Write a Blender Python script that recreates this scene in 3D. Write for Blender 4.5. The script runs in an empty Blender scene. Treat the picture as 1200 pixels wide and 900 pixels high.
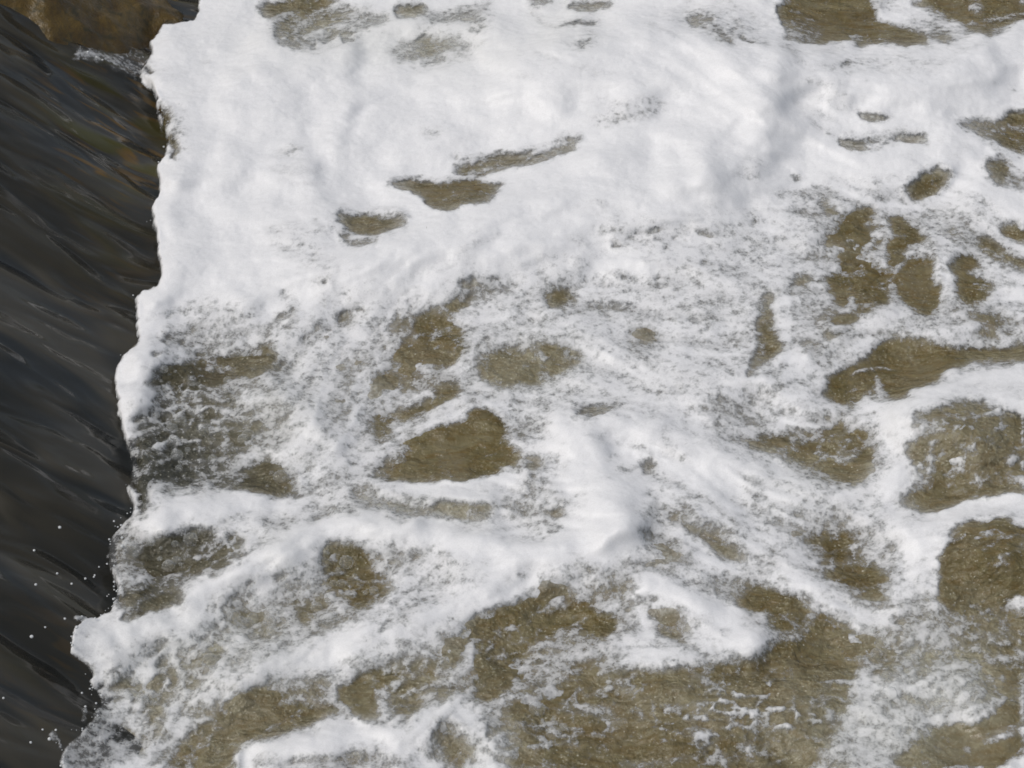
import bpy, math
import numpy as np
from mathutils import Vector

# ------------------------------------------------------------------ camera, sky, sun
PITCH = math.radians(42.0); DIST = 5.0; HFOV = math.radians(26.0)
CAM = np.array([0.0, -DIST * math.cos(PITCH), DIST * math.sin(PITCH)])
scene = bpy.context.scene
cd = bpy.data.cameras.new("camera"); cam = bpy.data.objects.new("camera", cd)
scene.collection.objects.link(cam); scene.camera = cam
cam.location = CAM; cam.rotation_euler = (math.pi / 2 - PITCH, 0, 0)
cd.sensor_fit = 'HORIZONTAL'; cd.angle = HFOV; cd.clip_end = 500; cd.clip_start = 0.05
cd.dof.use_dof = False

SUN_EL = math.radians(58); SUN_AZ = math.radians(-108)      # high, from the left and a little beyond
w = bpy.data.worlds.new("World"); scene.world = w; w.use_nodes = True
nt = w.node_tree; bg = nt.nodes['Background']
sky = nt.nodes.new('ShaderNodeTexSky'); sky.sky_type = 'NISHITA'; sky.sun_disc = False
sky.sun_elevation = SUN_EL; sky.sun_rotation = SUN_AZ; sky.air_density = 1.0; sky.dust_density = 4.0; sky.ozone_density = 0.6
hs = nt.nodes.new('ShaderNodeHueSaturation'); hs.inputs['Saturation'].default_value = 0.62      # thin overcast
nt.links.new(sky.outputs[0], hs.inputs['Color']); nt.links.new(hs.outputs[0], bg.inputs[0]); bg.inputs[1].default_value = 0.085
sl = bpy.data.lights.new("sun", 'SUN'); sl.energy = 1.3; sl.angle = math.radians(30); sl.color = (1, 0.975, 0.94)
so = bpy.data.objects.new("sun", sl); scene.collection.objects.link(so)
d = Vector((math.sin(SUN_AZ) * math.cos(SUN_EL), math.cos(SUN_AZ) * math.cos(SUN_EL), math.sin(SUN_EL)))
so.rotation_euler = d.to_track_quat('Z', 'Y').to_euler(); so.location = d * 10
scene.view_settings.view_transform = 'Standard'; scene.view_settings.look = 'None'
scene.render.filter_size = 1.9; scene.cycles.pixel_filter_type = 'BLACKMAN_HARRIS'; scene.cycles.filter_width = 1.7
scene.view_settings.exposure = 0.08; scene.view_settings.gamma = 1.0

# ------------------------------------------------------------------ helpers
W, H = 1200, 900
F = (W / 2) / math.tan(HFOV / 2)
RT = np.array([1.0, 0, 0]); UP = np.array([0, math.sin(PITCH), math.cos(PITCH)]); FW = np.array([0, math.cos(PITCH), -math.sin(PITCH)])
def project(x, y, z):
    dx, dy, dz = x - CAM[0], y - CAM[1], z - CAM[2]
    f = dy * FW[1] + dz * FW[2]
    u = dy * UP[1] + dz * UP[2]
    return W / 2 + F * dx / f, H / 2 - F * u / f
def ray(px, py):
    v = FW + RT * ((px - W / 2) / F) + UP * ((H / 2 - py) / F)
    return v
def ground(px, py, z=0.0):
    v = ray(px, py); t = (z - CAM[2]) / v[2]
    return CAM + v * t

rng = np.random.default_rng(7)
_lat = {}
def vnoise(x, y, seed):
    """smooth lattice noise, roughly -1..1"""
    if seed not in _lat: _lat[seed] = np.random.default_rng(seed).uniform(-1, 1, (256, 256)).astype(np.float32)
    L = _lat[seed]
    xi = np.floor(x).astype(np.int64); yi = np.floor(y).astype(np.int64)
    fx = x - xi; fy = y - yi
    fx = fx * fx * fx * (fx * (fx * 6 - 15) + 10); fy = fy * fy * fy * (fy * (fy * 6 - 15) + 10)
    a = L[xi & 255, yi & 255]; b = L[(xi + 1) & 255, yi & 255]; c = L[xi & 255, (yi + 1) & 255]; e = L[(xi + 1) & 255, (yi + 1) & 255]
    return (a * (1 - fx) + b * fx) * (1 - fy) + (c * (1 - fx) + e * fx) * fy
def fbm(x, y, seed, octv=4, gain=0.5):
    s = 0; a = 1; t = 0
    for i in range(octv):
        ca, sa = math.cos(0.6 * i), math.sin(0.6 * i)
        s = s + a * vnoise((x * ca - y * sa) * 2 ** i + 13.7 * i, (x * sa + y * ca) * 2 ** i + 5.1 * i, seed + i); t += a; a *= gain
    return s / t * 1.5
def sstep(a, b, x):
    t = np.clip((x - a) / (b - a), 0, 1); return t * t * (3 - 2 * t)
def gblur(a, s):
    p = int(3 * s) + 1
    A = np.pad(a, p, mode='reflect')
    fy = np.fft.fftfreq(A.shape[0])[:, None]; fx = np.fft.rfftfreq(A.shape[1])[None, :]
    K = np.exp(-2 * (math.pi * s) ** 2 * (fx * fx + fy * fy))
    return np.fft.irfft2(np.fft.rfft2(A) * K, s=A.shape)[p:-p, p:-p]

# layout of the foam on the water: rasters in plan, one cell about 2 mm of water
YY, XX = np.mgrid[0:H, 0:W].astype(np.float32)
WXX = XX + 5.0 * fbm(XX / 62, YY / 50, 15, 2) + 5.0 * fbm(XX / 26, YY / 22, 11, 3) + 1.8 * fbm(XX / 6, YY / 5.5, 21, 2)
WYY = YY + 4.0 * fbm(XX / 62, YY / 50, 35, 2) + 4.0 * fbm(XX / 26, YY / 22, 31, 3) + 1.6 * fbm(XX / 6, YY / 5.5, 41, 2)
D = np.full((H, W), 1.0, np.float32)        # how much foam covers the water
T = np.zeros((H, W), np.float32)            # how much air is stirred into the water
HT = np.zeros((H, W), np.float32)           # swell of the surface, metres
def tl(c, r, pts):
    return [(c * 300 + x / 4, r * 225 + y / 4) for x, y in pts]
def chaikin(p, closed, n=2):
    p = np.array(p, float)
    for _ in range(n):
        if closed:
            q = np.roll(p, -1, 0); p = np.stack([0.78 * p + 0.22 * q, 0.22 * p + 0.78 * q], 1).reshape(-1, 2)
        else:
            q = p[1:]; o = p[:-1]
            p = np.concatenate([p[:1], np.stack([0.75 * o + 0.25 * q, 0.25 * o + 0.75 * q], 1).reshape(-1, 2), p[-1:]])
    return p
def box(p, m):
    x0 = max(0, int(p[:, 0].min() - m)); x1 = min(W, int(p[:, 0].max() + m) + 2)
    y0 = max(0, int(p[:, 1].min() - m)); y1 = min(H, int(p[:, 1].max() + m) + 2)
    return x0, x1, y0, y1
def segdist(X, Y, p, closed):
    dd = np.full(X.shape, 1e9, np.float32); par = np.zeros(X.shape, np.float32); n = len(p)
    ins = np.zeros(X.shape, bool)
    for i in range(n if closed else n - 1):
        a = p[i]; b = p[(i + 1) % n]; ex, ey = b - a; L = ex * ex + ey * ey + 1e-9
        t = np.clip(((X - a[0]) * ex + (Y - a[1]) * ey) / L, 0, 1)
        q = (X - a[0] - t * ex) ** 2 + (Y - a[1] - t * ey) ** 2
        m = q < dd; dd[m] = q[m]; par[m] = ((i + t) / max(1, n - 1))[m]
        if closed:
            ins ^= ((a[1] > Y) != (b[1] > Y)) & (X < ex * (Y - a[1]) / (ey if abs(ey) > 1e-9 else 1e-9) + a[0])
    return np.sqrt(dd), par, ins
def patch(v, f, pts, arr=None, warp=1.0):
    """area of value v, edge feathered over f"""
    A = D if arr is None else arr
    if arr is None and len(pts) < 40: f = f * 1.7 + 3
    p = chaikin(pts, True); x0, x1, y0, y1 = box(p, f + 14)
    if x1 <= x0 or y1 <= y0: return
    s = (slice(y0, y1), slice(x0, x1))
    X = XX[s] + warp * (WXX[s] - XX[s]); Y = YY[s] + warp * (WYY[s] - YY[s])
    dd, _, ins = segdist(X, Y, p, True)
    sd = np.where(ins, dd, -dd)
    k = sstep(-f * 0.5, f * 0.5, sd)
    A[s] = A[s] * (1 - k) + v * k
def stroke(v, wd, f, pts, arr=None, warp=1.0):
    A = D if arr is None else arr
    f = f * 1.9 + 4
    p = chaikin(pts, False); x0, x1, y0, y1 = box(p, wd + f + 14)
    if x1 <= x0 or y1 <= y0: return
    s = (slice(y0, y1), slice(x0, x1))
    X = XX[s] + warp * (WXX[s] - XX[s]); Y = YY[s] + warp * (WYY[s] - YY[s])
    dd, par, _ = segdist(X, Y, p, False)
    k = sstep(wd / 2 + f / 2, wd / 2 - f / 2, dd) * sstep(-0.02, 0.12, par) ** 0.5 * sstep(1.02, 0.88, par) ** 0.5
    A[s] = A[s] * (1 - k) + v * k
def P(c, r, v, f, pts): patch(v, f, tl(c, r, pts))
def S(c, r, v, wd, f, pts): stroke(v, wd, f, tl(c, r, pts))
def dots(c, r, v, rad, pts):
    for x, y in tl(c, r, pts):
        patch(v, rad * 0.9, [(x + rad * 1.2 * math.cos(a), y + rad * .9 * math.sin(a)) for a in (0, 1.05, 2.1, 3.14, 4.2, 5.2)])
def ridge(h, wu, wdn, pts):
    """a crest: height h, falling off over wu up the picture side and wdn down it"""
    global HT
    p = chaikin(pts, False); x0, x1, y0, y1 = box(p, 3 * max(wu, wdn))
    s = (slice(y0, y1), slice(x0, x1))
    X, Y = WXX[s], WYY[s]
    dd, par, _ = segdist(X, Y, p, False)
    q = p[np.clip((par * (len(p) - 1)).round().astype(int), 0, len(p) - 1)]
    wd = np.where(Y < q[..., 1], wu * 1.15, wdn * 1.35)
    k = h * np.exp(-(dd / wd) ** 2) * (0.15 + 0.85 * sstep(0.0, 0.22, par) * sstep(1.0, 0.78, par))
    HT[s] = HT[s] + k
def mound(h, cx, cy, rx, ry):
    global HT
    HT += h * np.exp(-(((WXX - cx) / rx) ** 2 + ((WYY - cy) / ry) ** 2))

# ------------------------------------------------------------------ where foam is thin (speckled), broad areas first
SOFT = [
 (.78, 90, [(170,400),(420,330),(700,300),(860,250),(960,290),(930,440),(700,480),(620,640),(300,700),(150,640)]),
 (.77, 70, [(150,640),(420,620),(700,640),(800,640),(900,760),(900,900),(80,900),(120,700)]),
 (.72, 70, [(900,250),(1200,200),(1200,900),(820,900),(850,600),(960,480)]),
]
for v, f, p in SOFT: patch(v, f, p)
P(2,0,.74,20,[(600,40),(1200,20),(1200,200),(1050,170),(900,140),(700,150)])  # shaded grey stretch of the mound, its shade set as thinner foam
P(3,0,.74,14,[(200,230),(700,260),(900,290),(700,350),(400,320),(200,300)])
P(3,0,.80,14,[(130,360),(420,430),(400,560),(180,560),(100,450)])
P(1,0,.80,14,[(60,680),(240,680),(330,900),(60,880)])
P(1,1,.76,14,[(50,170),(340,150),(360,280),(200,320),(60,290)])
P(1,1,.68,16,[(300,430),(560,430),(760,520),(780,640),(640,700),(420,690),(280,520)])
P(1,1,.66,12,[(60,560),(320,560),(420,640),(300,720),(80,680)])
P(1,1,.62,10,[(330,80),(520,60),(740,110),(680,200),(420,260),(340,210)])
P(1,1,.62,12,[(940,330),(1180,360),(1160,500),(900,580),(860,520)])
P(2,1,.72,14,[(470,150),(700,160),(960,90),(1150,100),(1200,300),(980,400),(700,340),(500,260)])
P(2,1,.72,14,[(0,420),(150,410),(320,430),(300,560),(0,560)])
P(2,1,.70,14,[(400,400),(520,460),(460,620),(360,580)])
P(2,1,.62,10,[(540,610),(700,620),(740,760),(660,820),(560,790)])
P(2,0,.70,12,[(1050,760),(1200,740),(1200,880),(1080,890)])
P(2,0,.78,12,[(300,500),(700,430),(760,520),(480,600),(330,600)])
P(3,1,.66,14,[(60,20),(320,10),(300,100),(180,120)])
P(3,1,.66,16,[(760,60),(1000,100),(1080,260),(1000,290),(760,220)])
P(3,1,.58,16,[(150,420),(300,520),(420,760),(300,800),(180,780),(120,600)])
P(0,1,.66,14,[(740,560),(1100,540),(1200,600),(1200,760),(900,740),(720,760)])
P(1,1,.70,14,[(0,700),(560,700),(640,900),(0,900)])
P(0,2,.54,14,[(640,60),(1200,0),(1200,560),(900,560),(620,540),(560,330)])
P(1,2,.66,12,[(380,0),(720,0),(640,260),(440,290),(360,140)])
P(1,2,.56,12,[(0,40),(160,60),(180,300),(0,300)])
P(1,2,.62,10,[(250,680),(600,720),(700,800),(600,900),(280,880)])
P(1,2,.60,10,[(700,740),(920,780),(880,880),(700,860)])
P(2,2,.66,12,[(0,60),(200,60),(200,220),(0,220)])
P(2,2,.66,12,[(60,310),(270,300),(240,420),(80,460)])
P(2,2,.62,12,[(90,430),(280,520),(240,700),(0,660),(0,520)])
P(2,2,.60,12,[(690,200),(900,260),(880,360),(720,340)])
P(2,2,.68,12,[(900,20),(1200,60),(1200,420),(1000,300),(900,180)])
P(2,2,.62,12,[(620,440),(800,440),(760,560),(640,560)])
P(2,2,.58,12,[(570,640),(760,660),(900,840),(760,900),(580,840)])
P(2,2,.55,12,[(320,860),(560,820),(600,900),(300,900)])
P(2,2,.66,12,[(1040,420),(1200,420),(1200,560),(1100,600)])
P(3,2,.66,14,[(0,420),(140,440),(180,640),(0,600)])
P(3,2,.55,12,[(130,600),(330,590),(440,700),(600,740),(600,860),(420,900),(200,860)])
P(3,2,.70,12,[(480,430),(620,430),(620,560),(480,560)])
P(0,2,.26,10,[(500,670),(660,690),(800,700),(960,680),(1140,690),(1170,800),(1060,870),(940,900),(520,900)])
P(0,3,.40,8,[(550,0),(900,0),(880,60),(700,180),(600,250),(550,200)])
P(0,3,.62,12,[(620,280),(840,300),(820,380),(680,400)])
P(0,3,.58,12,[(920,300),(1090,330),(1100,440),(980,450)])
P(0,3,.58,14,[(300,780),(420,680),(640,720),(800,700),(760,860),(620,900),(280,900)])
P(1,3,.62,12,[(60,60),(360,80),(360,280),(60,320)])
P(1,3,.62,12,[(380,200),(760,160),(700,330),(420,330)])
P(1,3,.56,12,[(860,200),(1060,160),(1030,420),(860,420)])
P(1,3,.50,10,[(60,400),(300,430),(360,520),(320,580),(80,590)])
P(1,3,.42,10,[(560,360),(860,400),(1010,420),(1010,560),(870,600),(800,640),(740,720),(660,690),(580,560)])
P(1,3,.50,10,[(0,840),(300,820),(640,800),(760,900),(0,900)])
P(1,3,.42,10,[(800,640),(960,680),(1060,860),(1040,900),(760,900)])
P(2,3,.60,12,[(100,0),(600,40),(620,260),(480,280),(480,160),(240,60)])
P(2,3,.54,14,[(120,270),(460,300),(520,420),(300,440),(120,560),(0,560),(0,430)])
P(2,3,.52,10,[(860,0),(1200,0),(1200,160),(1080,150),(980,100)])
P(3,3,.48,14,[(360,20),(620,30),(560,160),(400,140)])
P(3,3,.42,18,[(380,280),(900,160),(1200,140),(1200,540),(1080,600),(820,560),(430,640),(330,560)])
P(3,3,.56,14,[(340,560),(860,440),(1060,600),(840,700),(660,790),(560,900),(100,900),(60,720)])

# ------------------------------------------------------------------ open water between the foam
def Q(v, f, pts): patch(v, f, pts)
P(1,0,.12,5,[(50,15),(180,5),(330,-10),(380,15),(240,70),(130,98),(50,88)])
S(1,0,.35,4,4,[(380,15),(440,35),(500,42)])
P(1,0,.36,10,[(60,140),(200,60),(480,30),(640,90),(560,130),(400,205),(200,240),(90,195)])
S(1,0,.25,5,5,[(70,160),(130,185),(200,170),(260,130)])
P(1,0,.42,7,[(330,120),(420,90),(520,90),(460,150),(360,195)])
P(1,0,.05,5,[(668,5),(825,5),(800,80),(700,108),(672,70)])
P(1,0,.46,12,[(840,60),(1080,50),(1120,130),(1060,240),(880,275),(700,290),(640,230),(760,150)])
P(1,0,.35,5,[(100,722),(165,692),(205,690),(150,738)])
P(1,0,.25,3,[(893,748),(925,733),(962,728),(945,748)])
Q(.04,5,[(453,212),(480,208),(525,213),(592,212),(585,230),(570,241),(530,244),(505,240),(498,226),(470,221)])
Q(.16,6,[(528,196),(540,189),(570,186),(578,176),(600,178),(640,170),(655,157),(676,151),(672,172),(650,187),(620,198),(600,200),(560,207),(535,206)])
S(1,0,.6,4,4,[(1000,810),(1120,800),(1200,780)])
S(2,0,.55,4,5,[(60,740),(150,700),(240,650)])
P(2,0,.35,6,[(470,535),(500,510),(545,530),(500,560)])
S(2,0,.55,9,8,[(380,575),(450,575),(540,540),(660,480)])
P(2,0,.25,4,[(90,-10),(200,-10),(180,14),(110,14)])
P(2,0,.25,6,[(240,-10),(500,-20),(490,28),(330,52),(250,48)])
S(2,0,.2,4,4,[(105,30),(150,100),(185,132),(240,110),(330,100),(400,85)])
P(2,0,.4,10,[(270,190),(350,160),(385,190),(300,238)])
S(2,0,.3,4,4,[(1050,155),(1110,180),(1200,195)])
P(3,0,.02,5,[(45,40),(100,-20),(500,-20),(535,50),(500,92),(640,130),(775,140),(760,195),(845,250),(700,242),(480,226),(350,212),(150,206),(80,180)])
P(3,0,.3,5,[(85,90),(170,70),(250,95),(268,150),(245,200),(140,195),(80,170)])
P(3,0,.02,6,[(670,-20),(1220,-20),(1220,110),(1130,150),(1050,215),(950,236),(850,250),(760,60)])
S(3,0,.80,20,8,[(510,-10),(600,60),(740,90),(860,120),(930,190),(990,230)])
P(3,0,.05,5,[(800,148),(880,165),(870,195),(810,185)])
P(3,0,.62,5,[(930,5),(1010,0),(1020,40),(950,45)])
S(3,0,.6,6,5,[(1010,85),(1100,70),(1200,80)]); S(3,0,.6,7,5,[(1040,135),(1120,130),(1180,140)]); S(3,0,.55,6,5,[(930,90),(1000,120),(980,180)])
S(3,0,.42,7,6,[(80,190),(110,250),(200,300)])
dots(3,0,.45,3,[(320,425),(375,455),(340,510),(460,360),(360,270),(570,300),(680,300),(1070,400)])
dots(3,0,.2,3.5,[(140,825)])
P(3,0,.1,4,[(425,520),(480,512),(568,565),(500,577),(430,552)])
P(3,0,.1,5,[(330,632),(440,640),(590,640),(720,652),(745,690),(650,702),(580,685),(440,712),(340,712)])
P(3,0,.75,4,[(480,655),(575,650),(590,680),(490,690)])
S(3,0,.35,3.5,4,[(190,570),(330,628),(450,622),(640,628)])
P(3,0,.16,6,[(885,592),(1000,560),(1140,515),(1220,520),(1220,750),(1050,690),(930,635)])
S(3,0,.5,4,4,[(1000,620),(1100,570),(1200,570)])
P(3,0,.15,6,[(1015,742),(1110,728),(1168,780),(1120,865),(1040,830)])
P(3,0,.3,6,[(1160,800),(1220,790),(1220,900),(1150,870)])
Q(.06,5,[(1070,215),(1090,202),(1112,192),(1120,207),(1102,225),(1085,236),(1068,239),(1065,230)])
# second row
P(1,1,.12,5,[(340,110),(400,85),(520,100),(655,98),(715,132),(650,152),(540,182),(420,155)])
P(1,1,.18,5,[(365,188),(480,210),(585,200),(570,222),(460,242),(400,222)])
dots(1,1,.35,3,[(265,128),(190,240),(260,280),(400,240),(325,440),(620,100)])
P(1,1,.15,6,[(950,422),(1000,405),(1062,400),(1050,452),(980,455)])
P(1,1,.3,5,[(1080,400),(1172,393),(1120,412)]); P(1,1,.3,4,[(1060,462),(1130,450),(1110,474)]); P(1,1,.35,5,[(1010,350),(1080,355),(1040,370)])
P(1,1,.08,6,[(885,502),(1015,500),(1015,540),(900,562)])
P(1,1,.14,8,[(750,600),(790,550),(880,540),(960,600),(995,700),(960,795),(850,825),(770,745),(700,798),(620,785),(640,740),(690,680),(760,680)])
S(1,1,.6,5,5,[(700,720),(800,730),(870,640),(940,640)])
P(1,1,.16,7,[(-20,735),(60,735),(90,790),(40,845),(-20,850)])
P(1,1,.25,6,[(100,775),(145,770),(155,830),(105,835)])
dots(1,1,.22,4,[(165,635),(295,622),(480,545),(400,592),(135,485)])
dots(1,1,.38,3.5,[(330,600),(560,640),(250,685),(540,680),(470,770),(400,820),(400,765),(660,570)])
P(1,1,.38,8,[(560,850),(640,830),(760,812),(960,860),(960,920),(600,920)])
Q(.2,7,[(555,420),(580,402),(600,398),(622,402),(650,404),(670,408),(687,420),(670,438),(640,443),(630,452),(600,454),(575,445)])
S(2,1,.6,7,6,[(20,690),(110,740),(180,790),(150,880)])
P(2,1,.12,4,[(490,218),(520,215),(545,240),(515,252)])
dots(2,1,.15,5,[(900,195),(925,210)]); dots(2,1,.2,4,[(915,330),(1140,150)])
dots(2,1,.35,4,[(665,170),(720,260),(800,345),(870,430),(500,380),(640,310),(760,215),(430,435),(870,590),(560,200),(430,570)])
dots(2,1,.42,3,[(1050,580),(920,650),(780,450),(700,375),(960,260),(60,610),(30,520),(1100,740),(1000,340)])
P(2,1,.12,6,[(160,455),(200,465),(300,460),(250,548),(200,545)])
P(2,1,.22,8,[(560,630),(650,640),(685,690),(640,722),(580,712)])
Q(.14,6,[(888,345),(897,341),(901,360),(910,385),(921,405),(912,420),(900,428),(885,438),(873,441),(880,425),(890,405),(888,380)])
P(2,1,.35,5,[(1150,730),(1200,700),(1190,800),(1140,800)])
P(3,1,.18,5,[(250,38),(300,45),(318,90),(280,92)])
P(3,1,.04,5,[(250,255),(320,120),(400,90),(492,72),(490,112),(440,150),(492,200),(420,248),(345,210),(355,245),(300,272)])
P(3,1,.12,4,[(468,152),(535,148),(500,188)])
P(3,1,.10,5,[(575,112),(650,112),(692,170),(742,232),(700,252),(620,200)])
P(3,1,.12,4,[(478,268),(520,225),(565,210),(540,250)])
P(3,1,.15,6,[(590,205),(680,220),(672,300),(600,350),(555,325)])
P(3,1,.04,5,[(270,400),(360,350),(500,328),(562,350),(592,390),(545,420),(540,500),(565,542),(420,572),(370,520),(300,535),(280,480)])
P(3,1,.62,3,[(330,480),(400,500),(410,550),(360,530)])
P(3,1,.02,5,[(690,298),(805,295),(780,380),(830,462),(780,562),(720,582),(650,545),(560,460),(590,380),(640,362)])
S(3,1,.62,6,4,[(540,400),(590,460),(600,520),(640,560)])
P(3,1,.62,4,[(590,350),(640,300),(660,340),(620,385)])
P(3,1,.04,5,[(870,290),(960,288),(975,320),(930,370),(1012,390),(1048,432),(960,512),(900,525),(890,400),(858,350)])
P(3,1,.12,5,[(88,442),(140,400),(185,400),(182,442),(110,462)])
S(3,1,.45,6,6,[(110,470),(115,530)])
P(3,1,.08,5,[(258,582),(420,568),(442,600),(400,628),(280,612)])
P(3,1,.14,5,[(203,618),(260,640),(372,668),(290,692)])
P(3,1,.45,6,[(185,740),(240,740),(240,775),(200,770)])
P(3,1,.02,6,[(1085,175),(1120,130),(1220,120),(1220,250),(1160,240)])
P(3,1,.22,6,[(1000,168),(1060,200),(1220,330),(1170,378),(1080,330),(980,262)])
S(3,1,.62,4,4,[(1040,190),(1120,270),(1200,320)]); S(3,1,.62,3,3,[(1000,250),(1080,290),(1140,350)])
P(3,1,.3,6,[(808,170),(860,172),(862,205),(820,205)])
S(3,1,.38,7,6,[(955,560),(1050,592),(1200,580)]); P(3,1,.35,6,[(965,632),(1060,628),(1050,658),(980,655)]); P(3,1,.35,6,[(1085,625),(1165,650),(1120,668)])
P(3,1,.4,8,[(1150,680),(1220,660),(1220,720),(1150,715)])
Q(.03,6,[(967,450),(985,423),(1020,417),(1028,402),(1062,397),(1095,395),(1140,400),(1150,405),(1230,405),(1230,430),(1150,432),(1120,440),(1105,452),(1080,467),(1050,475),(1030,472),(1020,468),(985,478),(972,465)])
S(3,1,.7,5,5,[(490,860),(490,900),(510,960)])
# third row, left
P(0,1,.15,8,[(655,870),(760,800),(820,800),(850,830),(930,745),(1010,770),(1070,770),(1160,760),(1220,770),(1220,860),(1050,840),(1030,890),(900,930),(780,935),(700,910)])
S(0,1,.55,6,5,[(840,840),(900,850),(960,800),(1100,820)])
P(0,1,.35,5,[(730,720),(760,735),(740,750)])
P(0,2,.28,6,[(1000,45),(1060,-5),(1122,20),(1125,80),(1060,112),(1010,82)])
P(0,2,.15,5,[(790,110),(860,90),(925,130),(820,142)])
P(0,2,.20,10,[(620,280),(720,210),(760,180),(900,180),(1000,260),(1000,330),(950,490),(860,480),(820,420),(740,470),(660,480),(600,420),(610,330)])
P(0,2,.10,6,[(780,280),(850,290),(905,340),(870,372),(790,378)]); P(0,2,.15,6,[(640,290),(720,270),(760,330),(670,350)]); P(0,2,.18,6,[(700,400),(760,400),(740,450),(690,440)])
P(0,2,.3,6,[(1040,180),(1110,170),(1155,220),(1060,242)])
P(0,2,.4,8,[(950,400),(1100,360),(1220,350),(1220,500),(1000,500)])
P(0,2,.10,6,[(600,555),(700,585),(740,560),(700,680),(640,650)])
P(0,2,.15,6,[(500,680),(560,700),(600,780),(560,860),(510,850)])
P(0,2,.02,8,[(640,780),(730,745),(850,735),(910,790),(900,860),(700,880)])
P(0,2,.2,8,[(960,760),(1020,700),(1130,715),(1155,780),(1080,850),(980,860)])
S(0,2,.75,4,4,[(1060,620),(1100,640)])
dots(0,2,.45,4,[(900,560),(820,480),(1080,640)])
Q(.12,6,[(290,550),(300,540),(318,533),(338,550),(351,566),(345,580),(325,590),(300,580),(285,572)])
P(1,2,.2,7,[(530,140),(620,150),(700,110),(820,60),(855,-10),(960,-10),(955,50),(820,115),(750,172),(640,180),(590,262),(540,265)])
P(1,2,.02,5,[(515,432),(530,390),(640,370),(700,310),(730,262),(820,220),(970,190),(990,108),(1060,108),(1175,170),(1165,270),(1220,310),(1220,360),(1130,390),(1060,440),(830,466),(620,442)])
S(1,2,.4,14,10,[(520,420),(600,380),(700,280),(800,230)])
P(1,2,.3,7,[(445,480),(540,480),(582,550),(572,622),(480,592)])
P(1,2,.22,6,[(560,545),(650,560),(720,590),(820,600),(860,560),(960,525),(1040,530),(1145,602),(1060,642),(900,622),(740,662),(680,642),(580,612)])
S(1,2,.6,4,4,[(880,610),(980,570),(1060,560)])
P(1,2,.25,8,[(30,620),(100,598),(185,612),(160,652),(60,672)]); P(1,2,.35,6,[(270,590),(395,592),(390,618),(300,612)])
Q(.16,8,[(380,640),(400,635),(440,642),(435,655),(450,675),(459,688),(445,702),(420,712),(405,700),(375,688),(378,665)])
P(1,2,.35,6,[(900,730),(950,714),(992,760),(930,782)])
dots(1,2,.3,4,[(445,215),(410,130),(850,820)]); P(1,2,.45,6,[(-20,760),(50,780),(40,820),(-20,810)])
P(1,2,.4,6,[(-20,150),(50,150),(60,215),(-20,220)])
dots(1,2,.4,3.5,[(130,830),(110,880),(370,870),(330,190),(430,370),(640,750),(760,790)])
P(2,2,.12,7,[(218,172),(300,110),(400,98),(515,100),(440,132),(370,190),(310,225)]); P(2,2,.3,6,[(355,262),(400,245),(435,262),(395,280)])
P(2,2,.22,6,[(-20,285),(22,300),(32,380),(-20,392)]); P(2,2,.4,6,[(65,350),(155,345),(145,410),(90,400)])
P(2,2,.04,7,[(588,352),(660,348),(672,380),(640,408),(596,400)]); S(2,2,.35,5,6,[(400,360),(490,370),(580,380)])
P(2,2,.28,6,[(940,38),(1030,50),(1020,70),(960,62)]); P(2,2,.38,5,[(1045,135),(1110,160),(1060,160)])
S(2,2,.25,4,4,[(925,262),(1000,318),(1100,362),(1210,402)])
P(2,2,.10,7,[(728,562),(770,508),(880,520),(970,590),(1040,660),(1125,740),(1115,800),(1040,845),(960,812),(870,720),(800,640),(740,602)])
P(2,2,.22,8,[(598,672),(680,668),(640,745)]); P(2,2,.36,10,[(700,720),(760,720),(810,780),(750,855),(700,770)])
dots(2,2,.3,4,[(240,550),(185,672),(640,500),(20,550),(700,550),(230,590)]); dots(2,2,.4,3.5,[(430,420),(690,460),(780,270),(170,480),(200,620),(1080,450),(1140,480)])
P(3,2,.16,6,[(-160,250),(-40,240),(0,225),(240,208),(440,210),(482,250),(470,300),(492,340),(462,470),(380,492),(200,402),(0,310),(-120,285)])
S(3,2,.66,5,4,[(0,270),(140,350),(260,420),(380,480)]); P(3,2,.66,7,[(300,325),(370,300),(430,330),(400,380),(330,370)]); P(3,2,.6,6,[(60,220),(200,230),(220,270),(100,270)])
S(3,2,.55,4,5,[(150,400),(240,470),(350,510)])
P(3,2,.12,6,[(618,240),(650,140),(800,90),(900,60),(1100,100),(1220,120),(1220,520),(1000,532),(900,545),(820,582),(720,592),(640,572),(628,530),(660,490),(700,470),(640,400),(600,350)])
S(3,2,.62,9,7,[(610,370),(680,460),(735,450),(765,370),(770,250)]); S(3,2,.55,10,8,[(820,450),(890,400),(950,310)]); S(3,2,.6,8,8,[(1170,320),(1160,400),(1220,480)]); S(3,2,.5,10,8,[(670,240),(780,190),(860,130),(980,110)])
S(3,2,.42,6,6,[(880,190),(950,280),(1000,380)]); S(3,2,.42,6,6,[(1040,200),(1080,300),(1060,400)])
P(3,2,.4,5,[(520,478),(585,478),(580,496),(530,496)])
P(3,2,.2,9,[(190,705),(250,660),(350,680),(405,740),(350,835),(280,835),(250,762)])
P(3,2,.14,7,[(260,890),(340,840),(430,805),(500,865),(560,900),(620,1000),(500,1000),(380,950),(280,920)])
Q(.03,7,[(1105,650),(1120,617),(1152,610),(1230,615),(1230,705),(1185,705),(1163,722),(1120,708),(1104,690),(1108,672)])
S(3,2,.42,8,8,[(860,740),(980,700),(1100,740),(1200,720)])
stroke(.95, 10, 8, [(440,40),(470,30),(520,32),(560,48),(600,40),(612,10)]); stroke(.9, 8, 6, [(330,50),(380,38),(430,20)])
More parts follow.
